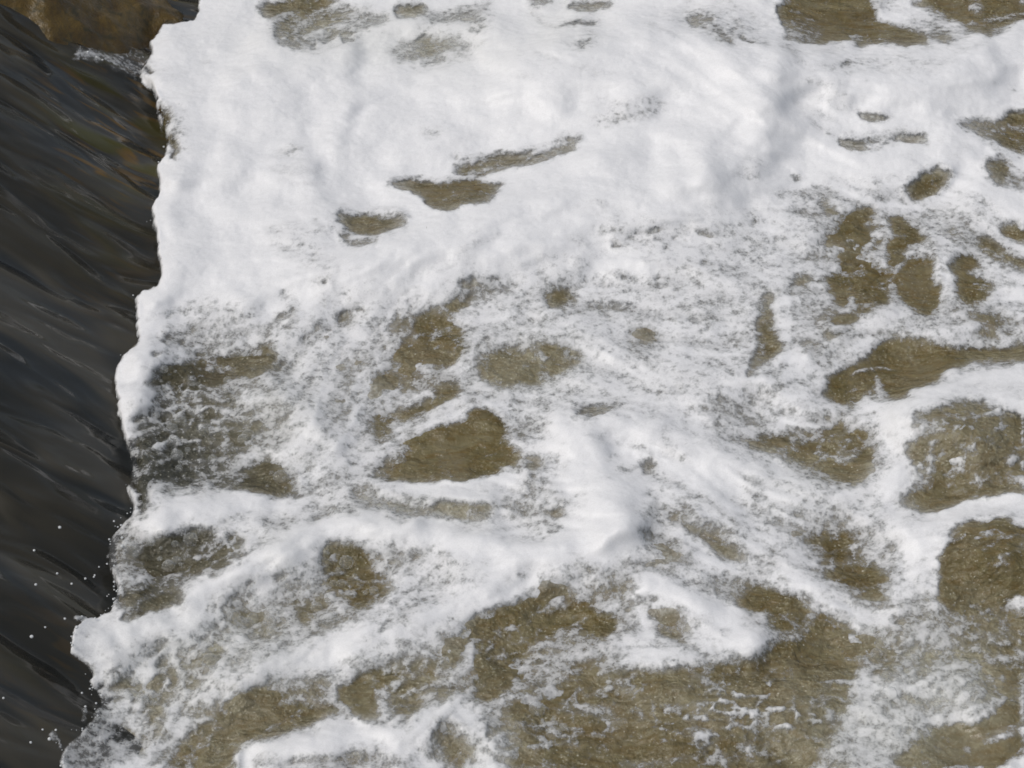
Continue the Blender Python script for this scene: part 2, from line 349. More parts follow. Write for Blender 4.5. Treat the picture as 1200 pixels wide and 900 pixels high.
# bottom row
Q(.3,7,[(265,725),(295,713),(325,722),(333,733),(315,746),(285,743)])
P(0,3,.12,6,[(480,470),(560,453),(650,470),(672,510),(640,558),(600,530),(530,520)])
P(0,3,.28,7,[(690,510),(780,470),(835,520),(800,600),(760,655),(690,680),(640,670),(700,600)])
P(0,3,.25,6,[(520,700),(620,700),(610,760),(540,760)]); P(0,3,.35,6,[(400,800),(520,780),(490,860),(410,850)]); P(0,3,.3,4,[(420,690),(450,690),(440,720)])
dots(0,3,.42,4,[(720,350),(700,300),(1000,400),(1080,430),(640,110),(560,100),(860,480)])
Q(.12,9,[(195,895),(215,868),(242,850),(265,835),(280,815),(300,810),(325,813),(350,825),(395,832),(412,838),(375,845),(357,855),(325,860),(295,866),(280,882),(272,905),(197,905)])
S(0,3,.5,9,9,[(860,860),(980,740),(960,800)]); S(1,3,.45,6,6,[(0,640),(100,600),(200,620),(180,700)])
P(1,3,.36,7,[(158,130),(220,80),(312,90),(352,140),(280,212),(210,222),(190,172)]); P(1,3,.1,3,[(200,195),(270,200),(250,220),(205,218)])
P(1,3,.36,7,[(225,480),(290,450),(345,500),(330,552),(250,562)]); P(1,3,.42,7,[(100,430),(200,440),(190,540),(120,560)])
P(1,3,.02,4,[(388,540),(440,480),(500,440),(560,440),(600,470),(655,400),(640,460),(560,525),(542,570),(588,650),(582,702),(520,682),(400,592)])
P(1,3,.2,7,[(660,560),(680,480),(740,440),(790,422),(860,440),(880,520),(870,602),(800,602),(770,662),(740,712),(680,682)])
S(1,3,.5,8,6,[(800,440),(790,520),(810,600)])
Q(.10,8,[(560,730),(575,710),(600,708),(637,695),(660,692),(675,708),(705,710),(723,725),(720,741),(705,744),(665,738),(640,745),(628,757),(615,778),(600,790),(598,812),(580,822),(572,828),(555,820),(548,800),(557,780),(560,755)])
P(2,3,.62,5,[(180,130),(240,100),(265,140),(220,165)])
P(1,3,.25,8,[(1040,720),(1150,690),(1220,600),(1220,760),(1120,780),(1060,760)])
P(1,3,.22,9,[(850,700),(920,710),(960,800),(900,850),(830,800)])
S(1,3,.4,5,5,[(1000,60),(1080,50),(1150,70)]); S(2,3,.25,4,4,[(-60,30),(0,25),(90,18)])
P(2,3,.30,6,[(658,205),(680,155),(760,150),(825,175),(842,250),(765,288),(690,250)]); P(2,3,.42,5,[(540,222),(590,215),(595,238),(545,245)])
dots(2,3,.4,4,[(450,60),(430,100),(560,180),(520,130)])
Q(.16,10,[(655,805),(665,788),(690,778),(750,783),(825,780),(850,772),(880,762),(920,750),(950,745),(970,720),(990,716),(995,730),(985,745),(1000,758),(1005,780),(998,805),(985,825),(990,845),(975,870),(940,910),(600,910),(575,890),(560,860),(600,850),(605,830),(630,820)])
P(2,3,.62,8,[(800,725),(900,708),(1000,800),(960,822),(860,792)]); P(2,3,.55,8,[(450,660),(520,680),(520,765),(470,750)]); S(2,3,.46,12,10,[(240,600),(350,600),(480,640)])
P(2,3,.66,8,[(-60,640),(0,620),(70,720),(20,860),(-60,840)]); S(2,3,.55,7,7,[(120,820),(200,780),(300,762)]); S(2,3,.5,12,12,[(480,890),(680,870),(900,830),(1060,870)])
P(2,3,.36,20,[(980,600),(1200,520),(1220,860),(1040,860)]); S(2,3,.4,10,10,[(420,460),(520,520),(620,510)]); S(2,3,.42,10,10,[(700,620),(860,640),(900,560)])
S(2,3,.38,8,8,[(840,450),(960,500),(1000,560)])
P(2,3,.02,14,[(500,700),(600,680),(780,720),(850,830),(760,840),(560,860),(350,880),(340,790),(440,780)])
P(2,3,.25,8,[(1030,120),(1100,80),(1200,50),(1240,80),(1220,170),(1120,170)]); P(3,3,.22,8,[(0,60),(100,90),(185,120),(215,230),(80,272),(20,200)])
P(3,3,.05,6,[(270,160),(380,180),(400,240),(330,330),(380,400),(300,470),(180,500),(60,470),(0,340),(200,285)])
P(3,3,.26,8,[(410,270),(560,220),(640,230),(640,310),(760,330),(880,290),(870,350),(760,410),(660,440),(520,400),(500,300)])
P(3,3,.72,8,[(440,330),(490,320),(500,500),(580,550),(430,545),(405,500)])
S(3,3,.60,13,10,[(700,520),(860,450),(960,540),(1050,610)]); S(3,3,.66,22,12,[(1040,620),(860,680),(700,760),(620,850),(560,900)]); P(3,3,.68,12,[(760,450),(860,450),(930,520),(900,580),(780,540)])
P(3,3,.58,10,[(350,620),(480,610),(520,700),(600,760),(540,880),(420,880),(430,700)])
P(3,3,.4,10,[(500,420),(640,440),(740,560),(600,640),(520,590)])
P(3,3,.02,5,[(1220,555),(1110,580),(1055,650),(940,692),(790,702),(660,790),(560,910),(1220,910)])
P(3,3,.08,6,[(1160,380),(1220,370),(1220,545),(1110,562),(1130,440)])
patch(.74, 26, [(1010,790),(1080,775),(1120,780),(1155,825),(1100,855),(1060,880),(1000,900),(940,905),(1000,850)]); patch(.62, 16, [(1000,720),(1060,700),(1110,720),(1120,770),(1060,760)])
# bright unbroken foam laid back over the crests
stroke(1.0, 22, 14, [(1058,520),(1062,490),(1085,467),(1120,446),(1160,437),(1215,436)])
stroke(.95, 16, 14, [(1000,470),(1050,480),(1042,530),(1040,580),(1060,610)])
stroke(1.0, 10, 8, [(1075,620),(1110,600),(1150,592),(1180,582),(1215,592)])
stroke(.95, 26, 14, [(1060,620),(1075,660),(1060,690),(1040,700)])
stroke(1.0, 26, 14, [(170,622),(210,600),(260,588),(310,592),(350,600)])
stroke(1.0, 30, 14, [(330,640),(370,618),(420,612),(480,620),(540,640),(620,650),(700,640),(745,610)])
stroke(1.0, 7, 5, [(425,564),(500,568),(560,568),(620,556)])
stroke(1.0, 5, 4, [(500,588),(540,578),(580,585),(600,600)])
stroke(1.0, 22, 12, [(215,705),(240,690),(300,660),(340,640)])
stroke(1.0, 20, 12, [(120,745),(200,740),(240,710)])
stroke(.97, 26, 18, [(280,790),(400,760),(480,730),(560,690),(640,685)])
stroke(1.0, 26, 12, [(278,892),(330,874),(400,866),(470,862)])
stroke(1.0, 14, 10, [(480,860),(510,832),(540,824),(560,850),(590,890)])
stroke(1.0, 30, 14, [(750,680),(800,700),(850,735),(880,750)])
stroke(1.0, 20, 14, [(752,770),(820,762),(900,748)])
stroke(1.0, 8, 6, [(755,700),(752,730),(760,750)])
stroke(1.0, 20, 14, [(900,670),(960,700),(1010,722),(1050,718)])
stroke(1.0, 34, 20, [(640,500),(680,520),(700,580),(720,620)])
stroke(.95, 22, 16, [(780,505),(860,545),(930,580),(1000,585),(1040,560)])
stroke(.95, 22, 16, [(730,560),(790,570),(850,620),(900,650)])
stroke(1.0, 12, 8, [(940,72),(1000,55),(1080,62),(1140,58),(1215,35)])
stroke(1.0, 8, 6, [(985,152),(1060,148),(1120,152),(1200,185)])
stroke(.9, 14, 10, [(1110,285),(1112,310),(1115,345)])
# thin threads of foam drifting over the open water, and thin, pocked clusters in the foam
_m = sstep(-.1, .7, fbm(XX / 70, YY / 50, 301, 3))
_r = 1 - np.abs(fbm(WXX / 22 + .8 * fbm(XX / 30, YY / 20, 330, 2), WYY / 11, 311, 3, .6)) / .13
_r2 = 1 - np.abs(fbm(WXX / 9, WYY / 6, 341, 2, .6)) / .16
D = np.maximum(D, (.50 * np.clip(_r, 0, 1) * _m + .34 * np.clip(_r2, 0, 1) * sstep(0, .6, fbm(XX / 40, YY / 30, 351, 2))).astype(np.float32))
_q = sstep(.05, .75, fbm(XX / 34, YY / 22, 361, 4, .6)) * sstep(-.3, .5, fbm(XX / 120, YY / 90, 371, 2))
D = D - (.24 * _q * sstep(1.02, .9, D)).astype(np.float32) - (.10 * _q).astype(np.float32)
# webs of big bubbles: thin clear cells between foamy walls
def worley(x, y, seed):
    g = np.random.default_rng(seed).random((128, 128, 2)).astype(np.float32)
    xi = np.floor(x).astype(np.int64); yi = np.floor(y).astype(np.int64)
    f1 = np.full(x.shape, 9., np.float32); f2 = f1.copy()
    for i in (-1, 0, 1):
        for j in (-1, 0, 1):
            c = g[(xi + i) & 127, (yi + j) & 127]
            q = np.hypot(xi + i + c[..., 0] - x, yi + j + c[..., 1] - y)
            f2 = np.minimum(f2, np.maximum(f1, q)); f1 = np.minimum(f1, q)
    return f1, f2
def blobs(L):
    M = np.zeros((H, W), np.float32)
    for cx, cy, rx, ry, v in L: M = np.maximum(M, v * np.exp(-(((XX - cx) / rx) ** 2 + ((YY - cy) / ry) ** 2)))
    return M
WEB = blobs([(220,480,80,100,1),(190,790,120,80,1),(420,680,90,50,.8),(280,650,80,40,.8),(640,840,90,60,.8),(860,830,150,60,.8),(1130,520,80,60,.7),(600,760,70,60,.6),(1070,790,120,80,.9),(1170,650,60,50,.35),
             (1010,300,90,60,.5),(480,400,60,60,.6),(480,790,80,60,.7),(960,520,80,40,.6),(1150,740,70,50,.8),(430,50,140,40,.8),(960,640,80,60,.6),(300,850,80,40,.5),(520,600,80,20,.6)])
for cw, ch, sd_, amp in ((30, 21, 1, .85), (15, 11, 2, .70), (8, 6, 3, .45)):
    f1, f2 = worley(WXX / cw + .5 * fbm(XX / 50, YY / 50, 400 + sd_, 2), WYY / ch + .5 * fbm(XX / 40, YY / 40, 420 + sd_, 2), 50 + sd_)
    wall = sstep(.26, .03, f2 - f1); pres = sstep(-.45, .2, fbm(XX / 28, YY / 22, 440 + sd_ * 7, 3))
    D = np.maximum(D, (amp * wall * WEB * pres).astype(np.float32))
    D = D - (.45 * amp * sstep(.5, .2, f1) * WEB * pres * sstep(1.05, .8, D)).astype(np.float32)
# the current: streaks drawn out along the stream lines
FLOW = [(250,60,8),(300,160,4),(450,60,12),(700,70,6),(850,90,-25),(600,190,20),(450,240,6),(600,270,14),(750,240,8),(300,320,8),(850,300,-8),(1050,80,-6),(1150,60,24),(1050,165,-8),(1150,200,-28),
        (1000,280,20),(1150,300,-35),(1080,400,4),(900,420,40),(720,420,-12),(620,430,8),(480,420,50),(500,520,22),(520,575,-2),(380,450,60),(230,450,-10),(220,560,15),(250,600,18),(320,690,28),(420,620,-4),
        (600,640,8),(620,700,12),(740,560,-20),(850,540,-26),(900,620,-32),(820,710,-30),(960,540,-28),(1050,560,60),(1120,460,28),(1180,440,0),(1120,620,18),(1050,660,60),(1000,720,-14),(700,800,14),(560,800,30),
        (400,780,22),(230,840,38),(900,770,8),(1100,830,32),(1150,740,-20),(400,870,10),(520,850,40),(700,870,-8),(860,850,6),(1000,860,20)]
vx = np.zeros((H // 10, W // 10), np.float32); vy = vx.copy()
gy_, gx_ = np.mgrid[0:H // 10, 0:W // 10] * 10.0 + 5
for fx0, fy0, an in FLOW:
    wgt = 1 / (((gx_ - fx0) ** 2 + (gy_ - fy0) ** 2) + 900.0) ** 1.5
    vx += wgt * math.cos(math.radians(an)); vy -= wgt * math.sin(math.radians(an))
def up10(a):
    y = np.clip((np.arange(H) - 5) / 10, 0, a.shape[0] - 1.001); x = np.clip((np.arange(W) - 5) / 10, 0, a.shape[1] - 1.001)
    yi = y.astype(int); xi = x.astype(int); fy = (y - yi)[:, None]; fx = (x - xi)[None]
    A = a[yi] * (1 - fy) + a[yi + 1] * fy
    return A[:, xi] * (1 - fx) + A[:, xi + 1] * fx
vx, vy = up10(vx), up10(vy)
_an = .5 * fbm(XX / 90, YY / 70, 601, 3); vx, vy = vx * np.cos(_an) - vy * np.sin(_an), vx * np.sin(_an) + vy * np.cos(_an)
_n = np.hypot(vx, vy) + 1e-9; vx = (vx / _n).astype(np.float32); vy = (vy / _n).astype(np.float32)
def lic(src, n, step=1.5):
    acc = src.copy(); tot = 1.0
    for sg in (1, -1):
        x = XX.copy(); y = YY.copy()
        for k in range(n):
            xi = np.clip(x, 0, W - 1).astype(np.int32); yi = np.clip(y, 0, H - 1).astype(np.int32)
            x = x + sg * step * vx[yi, xi]; y = y + sg * step * vy[yi, xi]
            xi = np.clip(x, 0, W - 1).astype(np.int32); yi = np.clip(y, 0, H - 1).astype(np.int32)
            wk = .5 + .5 * math.cos(math.pi * (k + 1) / (n + 1)); acc += src[yi, xi] * wk
        tot += n * .5
    acc /= acc.std() + 1e-9
    return acc
L1 = lic(fbm(XX / 5, YY / 5, 611, 2).astype(np.float32), 22)
L2 = lic(fbm(XX / 11, YY / 10, 621, 2).astype(np.float32), 34, 2.0)
DS = lic(D.astype(np.float32), 9)
_k = np.clip(D, 0, 1)
DS = lic(_k.astype(np.float32), 7); DS = DS * (_k.std()) ; DS += (_k.mean() - DS.mean())
D = (.62 * D + .38 * np.clip(DS, 0, 1)).astype(np.float32)
_thin = sstep(.03, .35, D) * sstep(1.0, .85, D)
D = D + (_thin * (.045 * L1 + .075 * L2)).astype(np.float32)
_open = sstep(.5, .1, D)
_str = sstep(1.0, 2.3, L2) * .5 + sstep(1.1, 2.4, L1) * .38
D = np.maximum(D, (_open * _str * sstep(-.4, .6, fbm(XX / 60, YY / 45, 631, 3))).astype(np.float32))
D = np.clip(D, 0, 1)

# the edge of the foam against the weir: nothing to the left of it
EDGE = [(236,-20),(238,16),(226,24),(210,25),(190,26),(180,34),(176,45),(180,55),(178,64),(163,86),(168,98),(185,112),(183,125),(188,140),(193,158),(194,178),(186,192),(189,225),(179,256),(188,280),(189,330),(166,340),(153,352),(163,372),(160,400),(140,414),(136,446),(142,470),(137,492),(150,530),(157,548),(147,574),(157,600),(128,618),(127,650),(133,680),(135,716),(106,724),(80,743),(84,766),(106,779),(100,800),(118,822),(108,846),(68,876),(74,930)]
eps = [(-400,-300), (236,-300)] + EDGE + [(74,1200), (-400,1200)]
patch(0.0, 3.0, eps, warp=0.55)
# torn, speckled rim along some of the edge
for v, wd, pts in ((.45, 22, [(200,118),(205,145),(208,180)]), (.42, 24, [(150,600),(142,640),(145,690)]), (.45, 20, [(165,550),(160,590)]), (.4, 26, [(118,830),(95,870),(85,900)])):
    stroke(v, wd, 14, pts)
stroke(.0, 8, 5, [(186,120),(197,134),(190,150)]); stroke(0, 7, 5, [(192,160),(208,170),(200,185)]); stroke(0, 7, 5, [(150,560),(172,575),(165,595)])
stroke(0, 8, 6, [(172,76),(184,84)])
patch(0.0, 3.0, eps, warp=0.9)
# thin froth where the sheet meets the rock, and torn strands
stroke(.52, 9, 10, [(90,55),(135,72),(175,82)]); stroke(.55, 5, 5, [(100,62),(125,70),(142,74)]); stroke(.42, 14, 14, [(120,50),(150,60),(178,66)])
stroke(.75, 3, 3, [(68,876),(60,862),(52,856)]); stroke(.7, 3, 3, [(100,845),(99,828)]); stroke(.8, 4, 4, [(106,726),(94,724),(88,723)])

# air stirred in below the surface: pale cloudy water
TMAP = [(1110,800,80,60,.85),(260,760,130,60,.6),(330,640,60,40,.35),(110,830,60,40,.4),(450,45,150,40,.75),(520,50,90,40,.6),(200,790,150,90,.5),(320,480,60,60,.5),(1040,850,110,70,.75),(960,860,90,60,.5),(1100,760,110,60,.45),(500,600,120,30,.4),(620,430,70,35,.45),
        (820,820,160,50,.25),(230,520,90,60,.35),(280,880,70,30,.35),(480,800,120,60,.3),(1130,520,80,70,.28),(190,640,80,40,.2),(650,30,50,40,.5),(580,870,70,40,.4),(950,560,80,40,.25)]
for cx, cy, rx, ry, v in TMAP:
    T = np.maximum(T, v * np.exp(-(((WXX - cx) / rx) ** 2 + ((WYY - cy) / ry) ** 2)))
# still, clear water
CLR = np.zeros((H, W), np.float32)
for cx, cy, rx, ry, v in [(1150,870,110,50,1),(1000,40,90,25,.8),(540,525,70,40,.7),(1090,430,90,30,.6),(1080,320,60,50,.5),(425,820,25,30,.9),(530,225,60,15,.7),(620,180,60,18,.6)]:
    CLR = np.maximum(CLR, v * np.exp(-(((WXX - cx) / rx) ** 2 + ((WYY - cy) / ry) ** 2)))

# ------------------------------------------------------------------ swell and crests
mound(.050, 780,100,190,62); mound(.040, 885,95,55,45); mound(.025, 560,110,200,60); mound(.035,330,110,120,60)
ridge(.045, 22, 36, [(560,75),(700,62),(820,45),(900,58),(925,95)])
ridge(.045, 36, 28, [(930,120),(900,165),(840,200),(760,190)])
ridge(.045, 44, 34, [(870,228),(840,246),(760,246),(680,250),(600,268),(480,295),(380,315),(260,325),(170,345)])
ridge(.030, 14, 18, [(440,215),(490,245),(560,250),(640,225),(690,195),(760,175)])
ridge(.050, 11, 34, [(930,75),(1000,56),(1080,64),(1150,60),(1230,30)])
ridge(.030, 20, 16, [(940,90),(1020,110),(1100,120),(1200,108)])
ridge(.026, 12, 22, [(960,150),(1040,150),(1110,150),(1200,190)])
ridge(.022, 12, 18, [(980,180),(1060,188),(1130,180)])
mound(.032, 930,272,38,22); mound(.03, 1050,215,80,25)
ridge(.020, 14, 18, [(640,290),(760,300),(860,330),(940,330)])
ridge(.022, 12, 20, [(960,390),(1000,360),(1080,380),(1180,375)])
ridge(.022, 14, 14, [(1100,280),(1113,320),(1125,360)])
ridge(.055, 14, 42, [(1050,530),(1060,485),(1120,445),(1170,437),(1230,440)]); mound(.045,1150,510,80,50)
ridge(.055, 11, 40, [(1040,640),(1085,612),(1150,594),(1185,580),(1230,600)]); mound(.05,1180,650,80,50)
ridge(.045, 14, 24, [(150,628),(210,600),(270,586),(330,592)])
ridge(.055, 12, 26, [(290,650),(360,618),(430,612),(520,632),(620,650),(700,640),(760,605)])
ridge(.040, 20, 26, [(640,495),(690,530),(730,590),(740,640)])
ridge(.028, 8, 14, [(420,566),(500,570),(570,570),(650,552)])
ridge(.020, 7, 12, [(490,592),(540,578),(590,588)])
ridge(.050, 14, 22, [(200,720),(240,690),(300,658),(350,640)]); mound(.05,120,745,40,26); mound(.03,200,740,60,30)
ridge(.030, 18, 26, [(120,690),(150,680),(170,700)])
ridge(.045, 22, 30, [(220,800),(320,780),(420,750),(520,715),(620,690)])
ridge(.050, 12, 24, [(260,905),(320,876),(400,866),(470,864),(520,828),(560,845),(610,905)])
ridge(.035, 16, 20, [(740,670),(800,700),(850,735),(900,760)]); ridge(.030, 12, 16, [(740,775),(820,765),(900,748)])
ridge(.030, 10, 20, [(620,490),(720,490),(800,510),(880,550),(960,580),(1040,575)])
ridge(.026, 14, 18, [(760,560),(830,590),(880,640),(960,690),(1030,720)])
ridge(.026, 12, 16, [(620,350),(700,400),(800,440),(900,450),(970,480)])
ridge(.020, 14, 18, [(400,330),(330,400),(300,440),(380,500),(400,560)])
ridge(.030, 20, 20, [(180,640),(230,620),(300,650)])
ridge(.030, 12, 22, [(920,840),(1000,800),(1100,790),(1160,830)]); mound(.02,850,850,120,50)
ridge(.026, 10, 14, [(380,60),(440,35),(500,30),(560,40),(610,30)]); ridge(.03,12,14,[(300,40),(360,70),(430,62)])
ridge(.026, 10, 14, [(600,60),(640,50),(700,30),(800,45),(900,50)])
# the foam piles up along its edge with the weir
ridge(.045, 26, 26, [(x + 16, y) for x, y in EDGE[6:]])
for bx, by, br in ((205,50,24),(190,95,20),(205,215,22),(200,262,20),(180,352,22),(160,425,22),(160,470,22),(110,745,24),(125,800,20),(200,20,16)):
    mound(.028, bx, by, br, br * .8)
HT = HT * (0.60 - .20 * sstep(520, 700, YY))
for pth, hh, wu_, wd_ in (([(300,330),(480,296),(650,258),(780,240),(875,205)], .030, 60, 46), ([(560,100),(700,70),(840,60),(915,75),(935,120)], .050, 60, 60),
                          ([(915,120),(880,170),(800,205)], .030, 40, 30), ([(960,100),(1080,92),(1180,70)], .030, 26, 34), ([(280,60),(350,110),(420,120)], .020, 50, 50),
                          ([(240,200),(320,230),(380,210)], .020, 50, 40), ([(640,560),(710,590),(730,640)], .018, 40, 40)):
    ridge(hh, wu_, wd_, pth)
mound(.045, 1145, 515, 75, 48); mound(.050, 1185, 660, 80, 52); mound(.025, 860, 830, 130, 45); mound(.02, 540, 530, 60, 30)
_c = sstep(.006, .026, gblur(HT, 3.0)) * sstep(.30, .62, D)
D = (D + (1.0 - D) * _c * .65).astype(np.float32)  # more foam on crests, also whitening their tops for light from above
Db = gblur(D, 7.0); Db2 = gblur(D, 18.0)
HB = gblur(HT, 5.0) + 0.022 * Db2 + .0012 * gblur(L2, 1.5) * sstep(.5, .9, Db) + 0.012 * fbm(XX / 90, YY / 60, 55, 3) - .02
_b = 1 - np.abs(fbm(XX / 150 + .7 * fbm(XX / 150, YY / 90, 500, 2), YY / 66 + XX / 300, 501, 2)) * 2.0
_b2 = 1 - np.abs(fbm(XX / 60, YY / 34, 511, 2)) * 2.0
_f = sstep(.6, .97, Db)
HB = HB - .018 * gblur(np.clip(_b, 0, 1) ** 2.2, 9) * _f - .002 * gblur(np.clip(_b2, 0, 1) ** 2, 6) * _f + .006
LEFT = np.zeros((H, W), np.float32); patch(1.0, 3.0, eps, LEFT, warp=0.9)
HF = (HB - .06 * sstep(.30, .95, gblur(LEFT, 5.0))).astype(np.float32)
HB = (HB - .09 * sstep(.02, .35, gblur(LEFT, 7.0))).astype(np.float32)
D = gblur(D, 0.8).astype(np.float32)

def samp(A, px, py):
    """bilinear; beyond the rasters the pattern folds back"""
    px = np.abs(px); px = (W - 1) - np.abs((W - 1) - px % (2 * (W - 1))) if False else np.where((px % (2 * (W - 1))) > W - 1, 2 * (W - 1) - px % (2 * (W - 1)), px % (2 * (W - 1)))
    py = np.mod(py, 2 * (H - 1)); py = np.where(py > H - 1, 2 * (H - 1) - py, py)
    xi = np.clip(px.astype(np.int64), 0, W - 2); yi = np.clip(py.astype(np.int64), 0, H - 2); fx = px - xi; fy = py - yi
    return (A[yi, xi] * (1 - fx) + A[yi, xi + 1] * fx) * (1 - fy) + (A[yi + 1, xi] * (1 - fx) + A[yi + 1, xi + 1] * fx) * fy

# weir face: a sloping sheet whose foot follows TOE
ta = ground(196, 0); tb = ground(150, 900)
def toe_x(y): return ta[0] + (y - ta[1]) * (tb[0] - ta[0]) / (tb[1] - ta[1])
SLOPE = 0.62
def weir_z(x, y):
    q = toe_x(y) - x
    z = SLOPE * (np.sqrt(q * q + 0.0036) + q) / 2 * 1.0 - 0.035
    z = np.where(q > 2.2, SLOPE * 2.2 - .03 + (1 - np.exp(-np.maximum(q - 2.2, 0) * SLOPE / .25)) * .25, z)
    return z
FL = np.array([1.0, -0.24]); FL = FL / np.linalg.norm(FL)          # plan direction in which the sheet runs
def weir_surf(x, y):
    """height of the running sheet: long ripples drawn out along the flow"""
    u = x * FL[0] + y * FL[1]; v = -x * FL[1] + y * FL[0]
    v = v + .02 * fbm(u / .3, v / .2, 65, 2)
    r = 0.018 * fbm(u / .40 + 3, v / .16, 71, 2) + 0.004 * fbm(u / .17, v / .075 + 9, 81, 1)
    return weir_z(x, y) + r

def pool_z(x, y, HB=None):
    if HB is None: HB = globals()['HB']
    z = np.zeros_like(x)
    for i in range(9):
        px, py = project(x, y, z)
        zn = samp(HB, px, py)
        z = z + 0.7 * (zn - z)
    fade = np.exp(-np.maximum(0, np.maximum(np.abs(x) - 2.2, np.abs(y - .3) - 2.2)) / 2.0)
    return z * fade

def stretch(a, b, step, far_lo, far_hi, g=1.12):
    """even spacing from a to b, then growing steps out to far_lo / far_hi"""
    mid = list(np.arange(a, b, step)); lo = []; hi = []
    p, s = a, step
    while p > far_lo: s *= g; p -= s; lo.append(p)
    p, s = mid[-1], step
    while p < far_hi: s *= g; p += s; hi.append(p)
    return np.array(lo[::-1] + mid + hi)

def grid_mesh(name, X, Y, Z, keep, attrs):
    ny, nx = X.shape
    idx = np.arange(ny * nx).reshape(ny, nx)
    f = np.stack([idx[:-1, :-1], idx[:-1, 1:], idx[1:, 1:], idx[1:, :-1]], -1).reshape(-1, 4)
    if keep is not None: f = f[keep.reshape(-1)]
    used = np.zeros(ny * nx, bool); used[f.reshape(-1)] = True
    re = np.cumsum(used) - 1; f = re[f]
    co = np.stack([X.ravel()[used], Y.ravel()[used], Z.ravel()[used]], 1).astype(np.float32)
    me = bpy.data.meshes.new(name)
    me.vertices.add(len(co)); me.vertices.foreach_set('co', co.ravel())
    me.loops.add(f.size); me.loops.foreach_set('vertex_index', f.ravel().astype(np.int32))
    me.polygons.add(len(f)); me.polygons.foreach_set('loop_start', (np.arange(len(f)) * 4).astype(np.int32))
    me.update(calc_edges=True)
    me.polygons.foreach_set('use_smooth', np.ones(len(f), bool))
    for k, a in attrs.items():
        at = me.attributes.new(k, 'FLOAT', 'POINT'); at.data.foreach_set('value', a.ravel()[used].astype(np.float32))
    me.update()
    o = bpy.data.objects.new(name, me); scene.collection.objects.link(o)
    return o

# ------------------------------------------------------------------ materials
class NT:
    def __init__(s, name):
        s.m = bpy.data.materials.new(name); s.m.use_nodes = True; s.t = s.m.node_tree
        for n in list(s.t.nodes): s.t.nodes.remove(n)
        s.out = s.n('ShaderNodeOutputMaterial')
    def n(s, k, **kw):
        q = s.t.nodes.new(k)
        for a, b in kw.items(): setattr(q, a, b)
        return q
    def L(s, a, b): s.t.links.new(a, b)
    def put(s, inp, v):
        if hasattr(v, 'bl_idname') or hasattr(v, 'is_linked'): s.L(v, inp)
        else: inp.default_value = v
    def math(s, op, a, b=None, c=None, clamp=False):
        q = s.n('ShaderNodeMath', operation=op, use_clamp=clamp)
        s.put(q.inputs[0], a)
        if b is not None: s.put(q.inputs[1], b)
        if c is not None: s.put(q.inputs[2], c)
        return q.outputs[0]
    def mapr(s, v, a, b, c=0.0, d_=1.0, kind='SMOOTHSTEP'):
        q = s.n('ShaderNodeMapRange', interpolation_type=kind)
        s.put(q.inputs[0], v); s.put(q.inputs[1], a); s.put(q.inputs[2], b); s.put(q.inputs[3], c); s.put(q.inputs[4], d_)
        return q.outputs[0]
    def attr(s, name):
        return s.n('ShaderNodeAttribute', attribute_name=name).outputs['Fac']
    def coords(s, scale=(1, 1, 1), rot=(0, 0, 0), src=None):
        if src is None: src = s.n('ShaderNodeNewGeometry').outputs['Position']
        q = s.n('ShaderNodeMapping'); s.L(src, q.inputs[0])
        q.inputs['Rotation'].default_value = rot; q.inputs['Scale'].default_value = scale
        return q.outputs[0]
    def noise(s, vec, scale, detail=2, rough=.5, dist=0.0):
        q = s.n('ShaderNodeTexNoise'); s.L(vec, q.inputs['Vector']); q.inputs['Scale'].default_value = scale
        q.inputs['Detail'].default_value = detail; q.inputs['Roughness'].default_value = rough; q.inputs['Distortion'].default_value = dist
        return q.outputs['Fac']
    def voro(s, vec, scale, feature='F1', rnd=1.0):
        q = s.n('ShaderNodeTexVoronoi', feature=feature); s.L(vec, q.inputs['Vector']); q.inputs['Scale'].default_value = scale
        q.inputs['Randomness'].default_value = rnd
        return q.outputs['Distance']
    def mix(s, f, a, b):
        q = s.n('ShaderNodeMix', data_type='RGBA'); s.put(q.inputs[0], f)
        for i, v in ((6, a), (7, b)):
            if isinstance(v, tuple): q.inputs[i].default_value = (*v, 1)
            else: s.L(v, q.inputs[i])
        return q.outputs[2]
    def bump(s, h, strength, dist, normal=None):
        q = s.n('ShaderNodeBump'); s.L(h, q.inputs['Height']); q.inputs['Strength'].default_value = strength; q.inputs['Distance'].default_value = dist
        if normal is not None: s.L(normal, q.inputs['Normal'])
        return q.outputs[0]
    def princ(s, col, rough, normal=None, **kw):
        q = s.n('ShaderNodeBsdfPrincipled')
        if isinstance(col, tuple): q.inputs['Base Color'].default_value = (*col, 1)
        else: s.L(col, q.inputs['Base Color'])
        s.put(q.inputs['Roughness'], rough)
        if normal is not None: s.L(normal, q.inputs['Normal'])
        for k, v in kw.items(): s.put(q.inputs[k], v)
        return q.outputs[0]

